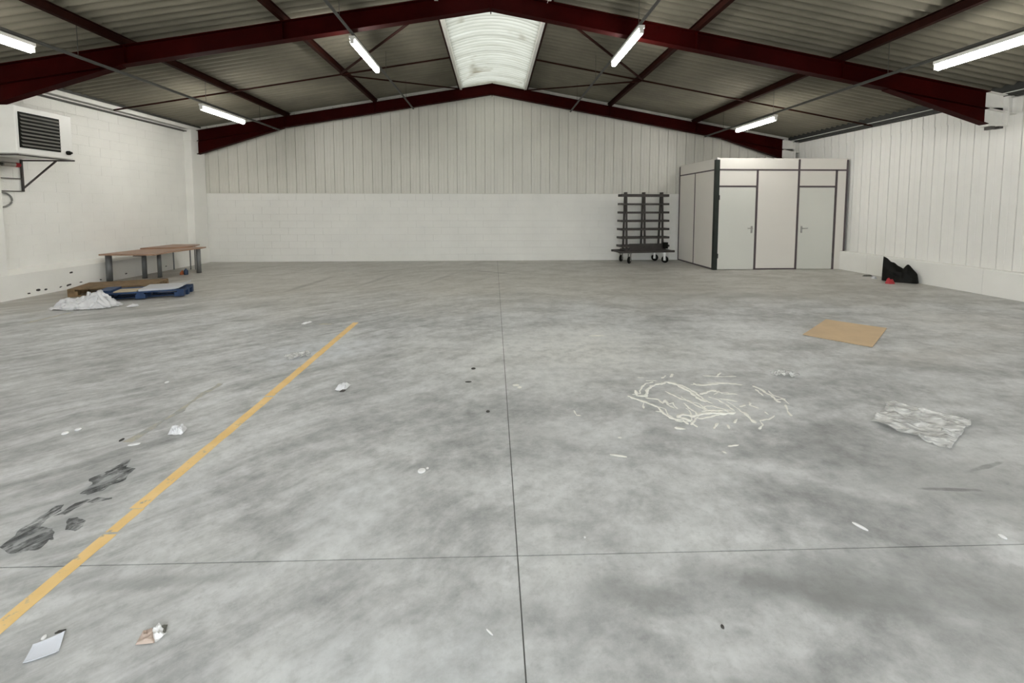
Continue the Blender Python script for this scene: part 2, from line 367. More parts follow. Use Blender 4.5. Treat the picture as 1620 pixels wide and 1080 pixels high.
k = N('soaked_oil_stain'); f = k.noise(k.map((1,2.4,1),(0,0,math.radians(-62))), 9, 5, .65, .5)
k.base((.075,.083,.088), .5); k.link(k.math('MULTIPLY_ADD', k.ramp(f, .40, .66), .55, .04), k.p.inputs['Alpha']); M['oil'] = k.m
def stain(pts, label, mat='oil'):
    P = []
    for i in range(len(pts)):
        a, b_ = Vector(pts[i]), Vector(pts[(i+1) % len(pts)]); n_ = max(2, int((b_-a).length/.012))
        P += [a.lerp(b_, j/n_) for j in range(n_)]
    P = [(p.x+.012*noise.noise(Vector((p.x*25,p.y*25,2))), p.y+.014*noise.noise(Vector((p.x*25,p.y*25,8)))) for p in P]
    return MB().prism(P[::-1], .0002, .0007).build('oil_stain', M[mat], fl_, label=label)
stain([(-2.398,2.549),(-2.344,2.629),(-2.339,2.696),(-2.326,2.756),(-2.277,2.654),(-2.205,2.642),(-2.198,2.586),(-2.175,2.531),(-2.226,2.473),(-2.226,2.432),(-2.271,2.402),(-2.32,2.412),(-2.333,2.495)], 'dark oil stain left of yellow line, furthest patch')
stain([(-2.277,2.334),(-2.239,2.362),(-2.121,2.38),(-2.106,2.356),(-2.157,2.336),(-2.216,2.331),(-2.235,2.288),(-2.246,2.24),(-2.294,2.242),(-2.275,2.276)], 'thin dark oil streak, middle patch')
stain([(-2.336,2.032),(-2.347,2.103),(-2.367,2.159),(-2.356,2.237),(-2.356,2.315),(-2.326,2.328),(-2.3,2.277),(-2.304,2.242),(-2.289,2.162),(-2.21,2.146),(-2.18,2.12),(-2.13,2.075),(-2.154,2.071),(-2.139,2.013),(-2.242,1.984)], 'wide dark oil stain, nearest patch')
stain([(-2.199,2.21),(-2.159,2.222),(-2.09,2.193),(-2.072,2.153),(-2.08,2.122),(-2.138,2.137)], 'small darkest oil stain beside the nearest patch')

# walls -------------------------------------------------------------
wb = MB().box(-9.0, 9.6, YB+.045, YB+.3, -.15, 5.5).build('wall_back', M['mortar'], kind='structure')
wl = MB().box(-8.95, XL-.012, YF0, YB+.05, -.15, 4.1).build('wall_left', M['mortar'], kind='structure')
wr = MB().box(XR+.045, 9.6, YF0, YB+.05, -.15, 3.75).build('wall_right', M['mortar'], kind='structure')
def block_mesh(L, H, name):
    c_, d_ = .0022, .05; mb = MB()
    mb.v = [(-L/2,0,-H/2),(L/2,0,-H/2),(L/2,0,H/2),(-L/2,0,H/2),
            (-L/2+c_,-c_,-H/2+c_),(L/2-c_,-c_,-H/2+c_),(L/2-c_,-c_,H/2-c_),(-L/2+c_,-c_,H/2-c_),
            (-L/2,d_,-H/2),(L/2,d_,-H/2),(L/2,d_,H/2),(-L/2,d_,H/2)]
    mb.f = [(4,5,6,7),(0,1,5,4),(1,2,6,5),(2,3,7,6),(3,0,4,7),(0,8,9,1),(1,9,10,2),(2,10,11,3),(3,11,8,0)]
    return mb.mesh(name, M['paint_white'])
CH_ = HB/10; bmB = block_mesh(.499, CH_-.001, 'block'); bmBh = block_mesh(.249, CH_-.001, 'block')
for r_ in range(10):
    x = -8.57 - (.25 if r_ % 2 else 0); i = 0
    while x < 5.6:
        x1 = x+.5
        if x < -8.57: place('block', bmBh, wb, (x+.375, YB+.007+random.uniform(-.001,.001), (r_+.5)*CH_))
        else: place('block', bmB, wb, (x+.25, YB+.007+random.uniform(-.001,.001), (r_+.5)*CH_))
        x = x1
MB().box(5.6, 9.25, YB, YB+.05, -.1, HB).build('block_panel', M['paint_white'], wb)
MB().box(-8.6, 9.25, YB-.004, YB+.05, HB+.0005, HB+.012).build('drip_flashing', M['clad_grey'], wb)
def clad(xa, xb, z0, ztop, y, mat, name, parent, axis='x', sgn=1, rib=(.33,.66)):
    w = xb-xa; g_, dp = .009, .024
    U_ = [(0,dp),(g_,dp),(g_+.004,0)]
    for q in rib: U_ += [(w*q-.012,0),(w*q-.007,.0028),(w*q+.007,.0028),(w*q+.012,0)]
    U_ += [(w-.004,0),(w,dp)]
    mb = MB()
    for (u,d_) in U_:
        t = ztop(xa+u) if callable(ztop) else ztop
        if axis == 'x': mb.v += [(xa+u, y+d_, z0), (xa+u, y+d_, t)]
        else: mb.v += [(y+d_*sgn, xa+u, z0), (y+d_*sgn, xa+u, t)]
    for i in range(len(U_)-1): mb.f.append((2*i,2*i+2,2*i+3,2*i+1))
    return mb.build(name, mat, parent)
x = -8.57; n_ = 0
while x < 9.24:
    clad(x, min(x+.277, 9.25), HB+.012, lambda t: topz(t)+.15, YB+.012, M['clad_grey'], 'cladding_panel', wb); x += .277
# right wall: white painted sheeting in two lapped rows above a precast plinth
y = 3.95
while y < YB:
    clad(y, y+.25, .44, 3.28, XR, M['clad_white'], 'cladding_panel', wr, 'y', 1, (.5,))
    clad(y, y+.25, 3.27, 3.74, XR-.018, M['clad_white'], 'upper_cladding_panel', wr, 'y', 1, (.5,)); y += .25
MB().box(XR, XR+.05, YF0, 3.95, .4, 3.74).build('plain_panel', M['clad_white'], wr)
br = MB().box(9.04, XR+.1, YF0, YB, -.1, .44).build('baseboard_right', M['mortar'], kind='structure')
yy = [YF0, 0.15, 2.6, 5.05, 7.5, 9.98, 12.43, YB]
for a, b in zip(yy, yy[1:]):
    mb = MB(); mb.v = []
    prof = [(9.022,-.05),(9.022,.455),(9.045,.475),(9.215,.475),(9.215,-.05)]
    n0 = 0
    for q in (a+.003, b-.003): mb.v += [(p[0], q, p[1]) for p in prof]
    mb.f = [(0,1,2,3,4),(9,8,7,6,5)]+[(i,(i+1)%5,5+(i+1)%5,5+i) for i in range(5)]
    mb.build('plinth_panel', M['paint_white'], br)
# left wall blocks, plinth with sloping ledge
bmL = block_mesh(.499, .199, 'block')
for r_ in range(17):
    y = 4.6 + (.25 if r_ % 2 else 0)
    while y < 12.5:
        if y+.5 <= 12.97:
            o = place('block', bmL, wl, (XL-.007+random.uniform(-.0012,.0012), y+.25, .5+(r_+.5)*.2), (0,0,math.radians(90)))
        y += .5
MB().box(XL-.03, XL, YF0, 4.6, .45, 3.9).build('plain_panel', M['paint_white'], wl)
MB().box(XL-.03, XL-.004, 4.6, YB, 3.9, 4.05).build('top_course', M['paint_white'], wl)
mb = MB(); prof = [(-8.357,-.05),(-8.357,.43),(-8.50,.50),(-8.60,.51),(-8.60,-.05)]
yy = [YF0+(YB-YF0)*i/24 for i in range(25)]
for q in yy: mb.v += [(p[0]+(.006*noise.noise(Vector((q*2,p[1]*3,0))) if p[0] > -8.5 else 0), q, p[1]+(.008*noise.noise(Vector((q*1.7,p[1]*3,4))) if p[1] > 0 else 0)) for p in prof]
for j in range(24): mb.f += [(j*5+i, j*5+(i+1)%5, j*5+5+(i+1)%5, j*5+5+i) for i in range(5)]
mb.f += [(0,1,2,3,4),(124,123,122,121,120)]
bl = mb.build('baseboard_left', M['paint_white'], kind='structure')
for (y,z,s_) in ((8.156,.092,.05),(8.289,.078,.035),(8.57,.077,.03),(8.732,.087,.055),(8.796,.321,.04),(8.986,.099,.032),(9.427,.077,.03),(10.06,.107,.03),(11.253,.112,.03),(8.0,.06,.03)):
    mb = MB(); n0 = 9
    for lx in (-8.36,-8.3485):
        for j in range(n0):
            t = 2*math.pi*j/n0; r_ = s_*(.75+.5*noise.noise(Vector((y*3+j*.9, z*7, 1))))*(1 if lx < -8.355 else .8)
            mb.v.append((lx, y+r_*math.cos(t)*1.3, z+r_*math.sin(t)*.62))
    mb.f = [tuple(range(n0)), tuple(reversed(range(n0,2*n0)))]+[(i,(i+1)%n0,n0+(i+1)%n0,n0+i) for i in range(n0)]
    mb.build('dark_patch', M['speck'], bl)
# front wall with the big doorway behind the viewpoint
wf = MB().box(-9, -4.2, YF0-.25, YF0, -.1, 5.4).box(4.8, 9.6, YF0-.25, YF0, -.1, 5.4).box(-4.2, 4.8, YF0-.25, YF0, 3.2, 5.4).build('wall_front', M['clad_grey'], kind='structure')
MB().box(-40, 40, -60, YF0-.3, -.25, -.03).build('ground_outside', M['conc_out'], kind='structure')
# encased columns on the left
for i, (a, b) in enumerate(((12.42,12.965),(7.14,7.72),(1.75,2.3))):
    MB().box(-8.60, -8.375, a, b, 0, 3.76).box(-8.6, -8.36, a-.01, b+.005, 3.45, 3.77).build('trim_%d' % (i+1), M['paint_white'], kind='structure', bevel=.008)

# ceiling -----------------------------------------------------------
ce = MB().box(-8.95, -.95, YF0-.1, YF0+.02, 3.9, 4.0).build('ceiling', M['roof'], kind='structure')
def sheet_mesh(xa, xb, lift):
    mb = MB(); wv_, ns = .177, 10; W_ = wv_*5.25; k_ = int(5.25*ns)
    for j in range(k_+1):
        yv = j*W_/k_; dz = .030*math.sin(2*math.pi*yv/wv_)
        for xx in (xa, xb): mb.v.append((xx, yv, topz(xx)+.178+lift+dz))
    for j in range(k_): mb.f.append((2*j,2*j+1,2*j+3,2*j+2))
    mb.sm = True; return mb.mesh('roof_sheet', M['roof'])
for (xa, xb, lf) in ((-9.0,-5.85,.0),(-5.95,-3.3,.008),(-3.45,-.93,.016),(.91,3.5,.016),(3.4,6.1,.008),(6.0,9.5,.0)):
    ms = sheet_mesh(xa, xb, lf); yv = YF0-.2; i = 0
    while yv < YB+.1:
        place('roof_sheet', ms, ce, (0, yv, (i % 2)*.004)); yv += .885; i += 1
# roof light: barrel of corrugated translucent sheets between white kerbs
wi = empty('window_1', (0,0,0), kind='structure')
def arch_mesh():
    mb = MB(); wv_, ns, nx = .16, 10, 14; k_ = 6*ns
    for j in range(k_+1):
        yv = j*.96/k_; dz = .030*math.sin(2*math.pi*yv/wv_)
        for i in range(nx+1):
            u = -1+2*i/nx; mb.v.append((-.005+.93*u, yv, 5.13+.20*(1-u*u)+dz))
    for j in range(k_):
        for i in range(nx):
            a = j*(nx+1)+i; mb.f.append((a,a+1,a+nx+2,a+nx+1))
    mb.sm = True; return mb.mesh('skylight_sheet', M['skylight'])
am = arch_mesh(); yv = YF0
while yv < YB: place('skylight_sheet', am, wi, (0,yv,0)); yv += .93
for sx_ in (-1,1):
    xx = -.005+sx_*.93
    MB().box(xx-.03, xx+.03, YF0, YB+.04, 4.99, 5.17).build('skylight_kerb', M['strip'], wi)
bk = MB(); bk.v = [(-.96,YB+.03,5.0),(.95,YB+.03,5.0)]+[(-.005+.95*(1-2*i/12),YB+.03,5.14+.21*(1-(1-2*i/12)**2)) for i in range(13)]
bk.f = [tuple(range(15))]; bk.build('skylight_end', M['clad_grey'], wi)
# eave strips and dark gap
t4 = MB().box(-8.56,-8.40, YF0, 12.93, 3.775, 3.865).build('trim_4', M['strip'], kind='structure', bevel=.01)
MB().box(-8.56,-8.47, YF0, 12.93, 3.70, 3.725).build('ledge_angle', M['conduit'], t4)
t5 = MB().box(9.05, 9.19, YF0, 12.93, 3.60, 3.635).build('trim_5', M['strip'], kind='structure', bevel=.008)
MB().box(9.10, 9.17, YF0, 12.93, 3.54, 3.56).build('ledge_angle', M['conduit'], t5)
MB().box(8.98, 9.04, YF0, 12.93, 3.55, 3.60).build('gutter_rail', M['eave_dark'], t5)

MB().box(9.0,9.19, YF0, 12.93, 3.637, 3.76).build('eave_gap_shade', M['eave_dark'], t5)  # dark filler added to stand in for the shaded eave gap
MB().box(-8.56,-8.43, YF0, 12.93, 3.868, 3.93).build('eave_gap_shade', M['conduit'], t4)  # grey filler added likewise for the shade above the left strip
# portal frames -----------------------------------------------------
def portal(yc, label):
    t = empty('portal_frame', (0, yc, 0), label=label, cat='steel frame', group='red portal frames across the hall')
    d_ = .30
    for sx_ in (-1, 1):
        xe = -8.37 if sx_ < 0 else 8.66
        MB().isec((XA,0,ZT), (xe,0,topz(xe)), .15, d_).build('rafter', M['red'], t)
        hs, sl_, xt = (-5.98, .315, -8.37) if sx_ < 0 else (6.82, .315, 8.66)
        zb0 = topz(hs)-d_; zb1 = zb0-sl_*abs(xt-hs)
        mb = MB(); z1t = topz(xt)-d_
        for yy_ in (-.004,.004): mb.v += [(hs,yy_,zb0),(xt,yy_,z1t),(xt,yy_,zb1)]
        mb.f = [(0,1,2),(5,4,3),(0,3,4,1),(1,4,5,2),(2,5,3,0)]
        n = len(mb.v)
        for yy_ in (-.075,.075): mb.v += [(hs,yy_,zb0),(xt,yy_,zb1),(xt,yy_,zb1-.012),(hs,yy_,zb0-.012)]
        mb.f += [(n,n+1,n+2,n+3),(n+7,n+6,n+5,n+4),(n,n+4,n+5,n+1),(n+1,n+5,n+6,n+2),(n+2,n+6,n+7,n+3),(n+3,n+7,n+4,n)]
        mb.build('haunch', M['red'], t)
        if sx_ > 0:
            mb = MB().isec((8.66,0,topz(8.66)), (9.16,0,topz(9.16)), .15, .30).box(8.66,9.0,-.004,.004,zb1-.03,3.36).box(8.66,9.02,-.075,.075,zb1-.045,zb1-.012).box(8.99,9.02,-.085,.085,zb1-.05,topz(9.0))
            mb.build('rafter_end', M['strip'], t, label='white oversprayed rafter end')
            MB().box(8.74,8.80,-.06,.06,zb1-.10,zb1-.045).build('foot_bracket', M['dark_metal'], t)
            MB().box(8.88,8.95,-.06,.06,zb1-.085,zb1-.045).build('foot_bracket', M['dark_metal'], t)
        else:
            MB().box(-8.60,-8.38,-.1,.1,3.2,topz(-8.5)).build('end_plate', M['red'], t)
    MB().box(XA-.009,XA+.009,-.08,.08,ZT-d_-.035,ZT+.012).build('apex_plate', M['red'], t)
    for xb_ in (-5.9,-3.41,3.43,6.0):
        MB().box(xb_-.004, xb_+.004, -.06, .06, topz(xb_)-.285, topz(xb_)-.012).build('web_stiffener', M['red'], t)
    return t
portal(12.695, 'dark red portal rafter along the top of the back wall')
portal(7.351, 'dark red portal rafter with haunches crossing overhead in mid hall')
portal(2.0, 'dark red portal rafter directly above the viewpoint')
portal(-3.3, 'dark red portal rafter over the doorway behind the viewpoint')
for xp, lb, mt in ((-5.92,'outer red purlin on the left roof slope','purlin'),(-3.41,'inner red purlin on the left roof slope','purlin'),(-.975,'dark purlin along the left edge of the skylight','purlin'),
               (.965,'dark purlin along the right edge of the skylight','purlin'),(3.43,'inner red purlin on the right roof slope','purlin'),(6.0,'outer red purlin on the right roof slope','purlin')):
    z = topz(xp)+.143
    tag(MB().isec((0,YF0,0),(0,YB,0), .075, .128, .008, .006).build('steel_purlin', M[mt]), lb, 'purlin', 'purlins running the length of the hall').location = (xp,0,z)
def rod(p0, p1, r_, name, label, cat, group, mat='purlin'):
    p0 = Vector(p0); p1 = Vector(p1); c_ = (p0+p1)/2
    o = MB().tube([p0-c_, p1-c_], r_, 8).build(name, M[mat]); o.location = c_; return tag(o, label, cat, group)
ty = 10.02; G_ = 'roof bracing rods of the far bay'
def rz(x): return topz(x)-.02
rod((-8.38,ty,rz(-8.38)),(-5.95,ty,rz(-5.95)),.018,'tie_rod','thin red tie rod from left wall to outer left purlin','rod',G_)
rod((-5.95,ty,rz(-5.95)),(-3.41,ty,rz(-3.41)),.018,'tie_rod','thin red tie rod between the two left purlins','rod',G_)
rod((-3.41,ty,rz(-3.41)),(-.98,ty,rz(-.98)),.018,'tie_rod','thin red tie rod from inner left purlin to skylight','rod',G_)
rod((-3.41,ty-.05,rz(-3.41)),(-.98,7.45,rz(-.98)),.025,'diagonal_brace','diagonal brace behind the left central lamp, running towards the near frame','rod',G_)
rod((-3.41,ty+.05,rz(-3.41)),(-.98,12.58,rz(-.98)),.018,'diagonal_brace','diagonal brace left of skylight running to the back wall frame','rod',G_)
rod((9.02,ty,rz(9.02)),(6.02,ty,rz(6.02)),.018,'tie_rod','thin red tie rod from right wall to outer right purlin','rod',G_)
rod((6.0,ty,rz(6.0)),(3.43,ty,rz(3.43)),.018,'tie_rod','thin red tie rod between the two right purlins','rod',G_)
rod((3.43,ty,rz(3.43)),(.97,ty,rz(.97)),.018,'tie_rod','thin red tie rod from inner right purlin to skylight','rod',G_)
rod((3.43,ty-.05,rz(3.43)),(.97,7.45,rz(.97)),.025,'diagonal_brace','diagonal brace behind the right central lamp, running towards the near frame','rod',G_)
rod((3.43,ty+.05,rz(3.43)),(.97,12.58,rz(.97)),.018,'diagonal_brace','diagonal brace right of skylight running to the back wall frame','rod',G_)

# conduits with the lamps -------------------------------------------
LAMPS = [(-6.06, 3.80, 'left', [10.1, 5.30, .5]), (-2.29, 4.425, 'left central', [8.03, 3.1, -1.7]), (2.23, 4.385, 'right central', [7.33, 2.5, -2.0]), (6.24, 3.70, 'right', [10.17, 5.18, .3])]
dm = MB().tube([(0,-.74,0),(0,.74,0)], .042, 14); dm.sm = True; dm = dm.mesh('tube', M['tube'])
hm = MB().box(-.045,.045,-.77,.77,.045,.09).mesh('housing', M['strip'])
em = MB().box(-.03,.03,-.022,.022,-.03,.05).mesh('end_holder', M['strip'])
wm = MB().tube([(0,0,.09),(0,0,.109)], .006, 6).mesh('hanger', M['conduit'])
pos = ['far','near','rear']
for (x, z, nm, ys) in LAMPS:
    z += .0
    c_ = empty('lamp_conduit', (x, 4.6, z), label='grey conduit carrying the %s row of tube lamps' % nm, cat='conduit', group='lamp conduits under the roof')
    pc = MB().tube([(0,YF0-4.5,0),(0,12.6-4.6,0)], .024, 8).build('pipe', M['conduit'], c_)
    for yy_ in (-1.6, .2, 4.6, 6.7, 9.5, 11.6):
        if yy_ > YF0: MB().tube([(0,yy_-4.6,0),(0,yy_-4.6,topz(x)+.14-z)], .004, 6).build('suspension_wire', M['conduit'], c_)
    for i, y in enumerate(ys):
        lab = {0:'lit fluorescent tube lamp, %s row, the one over the far bay' % nm, 1:'lit fluorescent tube lamp, %s row, nearer than the middle red frame' % nm, 2:'lit fluorescent tube lamp, %s row, behind the viewpoint' % nm}[i]
        if nm in ('left central','right central') and i == 0: lab = 'lit fluorescent tube lamp hanging just %s of the skylight beside the middle frame' % nm.split()[0]
        L_ = empty('tube_lamp', (x, y, z-.135), label=lab, cat='lamp', group='fluorescent tube lamps')
        place('tube', dm, L_); place('housing', hm, L_); place('end_holder', em, L_, (0,-.75,0)); place('end_holder', em, L_, (0,.75,0))
        place('hanger', wm, L_, (0,-.5,0)); place('hanger', wm, L_, (0,.5,0))

# ------------------------------------------------------------------ partitioned cabin
cb = empty('office_cabin', (7.4, 10.78, 0), label='pale prefabricated cabin with two grey doors and dark trim in right corner', cat='cabin')
def cbx(name, mat, x0, x1, y0, y1, z0, z1, parent=cb, bevel=0, **k):
    return MB().box(x0-7.4, x1-7.4, y0-10.78, y1-10.78, z0, z1).build(name, M[mat], parent, bevel=bevel, **k)
Y0 = 10.78; T = .05; pan = (Y0+.008, Y0+T)
def post(x0, x1, z0=0, z1=2.83, mat='trim'): return cbx('post', mat, x0, x1, Y0, Y0+T+.01, z0, z1)
cbx('corner_post', 'post_black', 5.645, 5.745, Y0-.01, Y0+.09, 0, 2.82)
post(6.715,6.765,0,2.575); post(7.805,7.855,0,2.835); post(8.80,8.855,0,2.575); post(9.085,9.13,.475,2.83)
cbx('rail','trim',5.745,7.805,Y0,Y0+T+.01,2.545,2.585); cbx('rail','trim',7.855,9.085,Y0,Y0+T+.01,2.545,2.585)
cbx('rail','trim',5.745,6.715,Y0,Y0+T+.01,2.125,2.165); cbx('rail','trim',7.855,8.80,Y0,Y0+T+.01,2.125,2.165)
cbx('rail','trim',6.765,7.805,Y0,Y0+T+.01,0,.035)
cbx('fascia_panel','cabin',5.745,7.805,*pan,2.585,2.825); cbx('fascia_panel','cabin',7.855,9.085,*pan,2.585,2.825)
cbx('transom_panel','cabin',5.745,6.715,*pan,2.165,2.545); cbx('transom_panel','cabin',7.855,8.80,*pan,2.165,2.545)
cbx('wall_panel','cabin',6.765,7.805,*pan,.035,2.545); cbx('wall_panel','cabin',8.855,9.085,*pan,.48,2.545); cbx('wall_panel','cabin',8.855,9.015,*pan,0,.48)
for x0, x1, hx, sg in ((5.752,6.708,6.63,-1),(7.862,8.795,7.95,1)):
    d_ = cbx('door','door',x0,x1,Y0+.004,Y0+.044,.012,2.118, label='left cabin door' if sg < 0 else 'right cabin door')
    h_ = MB().box(hx-7.4-.022,hx-7.4+.022,-.006,.004,.95,1.13)
    h_.tube([(hx-7.4,0,1.07),(hx-7.4,-.05,1.07),(hx-7.4+sg*.13,-.05,1.075)], .011, 8); h_.tube([(hx-7.4,0,.985),(hx-7.4,-.018,.985)], .013, 8)
    h_.build('door_handle', M['chrome'], d_)
    hxx = x0 if sg < 0 else x1
    for hz in (.3, 1.8): MB().tube([(hxx-7.4,-.012,hz),(hxx-7.4,-.012,hz+.12)], .011, 8).build('hinge', M['dark_metal'], d_)
X0 = 5.66
cbx('side_panel','cabin',X0,X0+T,10.87,11.91,.035,2.55); cbx('side_panel','cabin',X0,X0+T,11.945,12.90,.035,2.55)
cbx('side_fascia_panel','cabin',X0,X0+T,10.87,12.90,2.585,2.825)
cbx('rail','trim',X0-.008,X0+T,10.87,12.90,2.55,2.585); cbx('rail','trim',X0-.008,X0+T,10.87,12.90,0,.035)
cbx('post','trim',X0-.006,X0+T,11.91,11.945,.035,2.55); cbx('post','trim',X0-.008,X0+T,12.90,12.95,0,2.83)
cbx('roof_panel','cabin',X0+.01,9.12,Y0+.01,12.95,2.825,2.86)
MB().box(5.67-7.4,5.72-7.4,-.0,.05,2.82,2.875).build('corner_cap', M['strip'], cb)

# ------------------------------------------------------------------ rack trolley
tr_ = empty('rack_trolley', (4.38, 12.44, 0), math.radians(7), label='dark steel A-frame rack trolley on castors by the back wall', cat='trolley')
def P_(mb, name, mat='dark_metal', parent=tr_, **k): return mb.build(name, M[mat], parent, **k)
P_(MB().box(-.86,.86,-.29,-.23,.305,.365), 'base_rail'); P_(MB().box(-.86,.86,.23,.29,.305,.365), 'base_rail')
for x in (-.80,-.30,.30,.80): P_(MB().box(x-.03,x+.03,-.23,.23,.31,.36), 'cross_member')
P_(MB().box(-.62,.62,-.2,.2,.36,.40), 'deck_board')
for x in (-.56,0,.56):
    for s_ in (-1,1):
        P_(MB().tube([(x,s_*.13,.36),(x,s_*.045,2.05)], .032, 4), 'upright')
for i in range(7):
    z = .49+i*.243; t = (z-.36)/1.69; yy_ = .13+(.045-.13)*t
    for s_ in (-1,1):
        P_(MB().box(-.735,.735,s_*(yy_+.05)-.03,s_*(yy_+.05)+.03,z-.03,z+.025+(.02 if i == 6 else 0)), 'shelf_bar')
    for x in (-.72,.72): P_(MB().box(x-.02,x+.02,-yy_-.07,yy_+.07,z-.03,z+.03), 'end_bracket')
P_(MB().box(-.50,.50,-.19,-.16,.40,.56), 'kick_board')
P_(MB().box(.50,.62,-.33,-.26,.42,.60), 'black_box', 'black')
for (x,y) in ((-.52,-.25),(.55,-.25),(-.55,.25),(.50,.25)):
    w_ = smooth(MB().lathe([(.03,-.026),(.088,-.024),(.1,-.010),(.1,.010),(.088,.024),(.03,.026)], (0,-.02,.1), 'x', 22)).build('castor', M['black'], tr_)
    MB().box(-.040,-.032,-.045,.02,.07,.28).box(.032,.040,-.045,.02,.07,.28).box(-.045,.045,-.05,.05,.28,.305).build('castor_fork', M['chrome'], w_)
    w_.location = (x,y,0); w_.rotation_euler.z = math.radians(58 if x > 0 else -50)

# ------------------------------------------------------------------ heater unit on wall bracket
hu = empty('wall_heater', (-8.1, 7.7, 2.47), label='white boxy warm-air heater with black louvre high on left wall', cat='heater')
hb = lambda mb, n_, m_, p_=hu, **k: mb.build(n_, M[m_], p_, **k)
def hx(x0,x1,y0,y1,z0,z1,mb=None): return (mb or MB()).box(x0+8.1,x1+8.1,y0-7.7,y1-7.7,z0-2.47,z1-2.47)
hb(hx(-8.55,-7.64,7.30,8.23,2.475,3.24), 'body', 'heater', bevel=.012)
fr = hb(hx(-7.64,-7.625,7.345,7.995,2.575,3.145), 'louvre_panel', 'black')
for i in range(9):
    z = 2.60+i*.060
    mb = MB(); x0, x1 = .465, .495
    mb.v = [(x0,7.36-7.7,z-2.47+.034),(x1,7.36-7.7,z-2.47),(x1,7.36-7.7,z-2.47+.008),(x0,7.36-7.7,z-2.47+.042),(x0,7.98-7.7,z-2.47+.034),(x1,7.98-7.7,z-2.47),(x1,7.98-7.7,z-2.47+.008),(x0,7.98-7.7,z-2.47+.042)]
    mb.f = [(0,1,2,3),(7,6,5,4),(0,4,5,1),(1,5,6,2),(2,6,7,3),(3,7,4,0)]
    mb.build('louvre_slat', M['louvre'], fr)
hb(MB().lathe([(.038,0),(.038,.03),(.02,.035),(.02,.07),(.01,.075)], (.46,.43,.11), 'x', 14), 'thermostat_knob', 'black')
bk_ = empty('heater_bracket', (-8.57, 7.8, 2.44), label='dark steel bracket with two wall arms under the heater', cat='bracket')
def bt(pts, r_=.018, n_='arm'): return MB().tube([(p[0]+8.57,p[1]-7.8,p[2]-2.44) for p in pts], r_, 4).build(n_, M['dark_metal'], bk_)
for y in (7.30, 8.23):
    bt([(-8.57,y,2.452),(-7.63,y,2.452)], .018, 'arm'); bt([(-8.555,y,2.47),(-8.555,y,1.89)], .02, 'wall_post'); bt([(-8.55,y,1.95),(-7.95,y,2.445)], .016, 'diagonal_strut')
for z in (2.12,1.895): bt([(-8.55,7.30,z),(-8.55,8.23,z)], .010, 'wall_rail')
bt([(-7.65,7.3,2.452),(-7.65,8.23,2.452)], .014, 'front_rail')
hp = empty('gas_pipe', (-8.45, 7.7, 2.36), label='grey supply pipe with red valve under the heater', cat='pipe')
MB().tube([(-.03,-1.2,.0),(-.03,.35,.0)], .022, 10).build('pipe', M['conduit'], hp)
MB().tube([(-.03,.15,.0),(-.03,.34,.0)], .042, 10).build('coupling', M['chrome'], hp)
MB().tube([(-.03,.34,.0),(-.03,.42,.0)], .04, 10).build('valve', M['red_thing'], hp, label='red valve')
pts = [(0, .17*math.cos(t)*1.0, .13*math.sin(t)) for t in [math.radians(a) for a in range(-200,110,14)]]
tag(smooth(MB().tube(pts, .014, 8)).build('hanging_hose', M['hose']), 'loop of grey hose hanging under the heater bracket', 'hose').location = (-8.55,7.86,1.74)

# ------------------------------------------------------------------ desk
dk = empty('work_desk', (-7.7, 10.1, 0), label='low curved-front desk with brown laminate top by left wall', cat='desk')
top = [(-8.33,9.38),(-7.16,9.34),(-7.20,9.60),(-7.245,9.85),(-7.255,10.12),(-7.22,10.4),(-7.22,10.65),(-7.19,10.88),(-7.24,11.1),(-8.33,11.1)]
MB().prism([(a+7.7,b-10.1) for a,b in top], .592, .622).build('desktop', M['wood_top'], dk)
for (x,y,r_) in ((-8.21,9.47,.055),(-7.93,10.04,.045),(-7.69,10.16,.04),(-7.26,10.83,.05)):
    l_ = smooth(MB().lathe([(r_,0.012),(r_,.592)], (x+7.7,y-10.1,0), 'z', 16)).build('leg', M['leg_grey'], dk)
    MB().lathe([(r_*.8,0),(r_*1.12,.004),(r_*1.12,.014)], (x+7.7,y-10.1,0), 'z', 16).build('foot', M['dark_metal'], l_)
MB().box(-7.83+7.7,-7.66+7.7,9.62-10.1,9.72-10.1,.545,.592).build('cable_tray', M['dark_metal'], dk)
sb = empty('side_table', (-8.0, 11.1, 0), label='narrow brown board on thin legs overlapping the back of the curved desk', cat='table')
MB().prism([(-8.33+8,10.45-11.1),(-7.66+8,10.6-11.1),(-7.50+8,11.0-11.1),(-7.66+8,11.5-11.1),(-8.33+8,11.5-11.1)], .623, .652).build('tabletop', M['wood_top'], sb)
for (x,y) in ((-7.86,11.42),(-7.74,11.42),(-8.28,11.42)): MB().tube([(x+8,y-11.1,0),(x+8,y-11.1,.623)], .014, 8).build('leg', M['leg_grey'], sb)
def lump(name, c_, rx, ry, h_, mat, label, cat, seed=0, rz_=0, n=14, m=8, sharp=.35, group=None):
    mb = MB(); mb.v.append((0,0,h_*.9))
    for i in range(1,m+1):
        t = i/m
        for j in range(n):
            a = 2*math.pi*j/n; rr = 1+.35*noise.noise(Vector((math.cos(a)*1.5,math.sin(a)*1.5,seed)))
            q = Vector((math.cos(a)*t*rx*rr, math.sin(a)*t*ry*rr, 0))
            zz = h_*(math.cos(t*math.pi/2)**.6)*(1+sharp*2*noise.noise(Vector((q.x*9/max(rx,.01)*.3, q.y*9/max(ry,.01)*.3, seed+3)))) if i < m else .001
            mb.v.append((q.x,q.y,max(.001,zz)))
    mb.f += [(0,1+j,1+(j+1)%n) for j in range(n)]
    for i in range(m-1):
        for j in range(n):
            a = 1+i*n+j; b = 1+i*n+(j+1)%n; mb.f.append((a,a+n,b+n,b))
    mb.f.append(tuple(1+(m-1)*n+j for j in range(n)))
    o = mb.build(name, M[mat]); o.location = c_; o.rotation_euler.z = rz_
    return tag(o, label, cat, group)
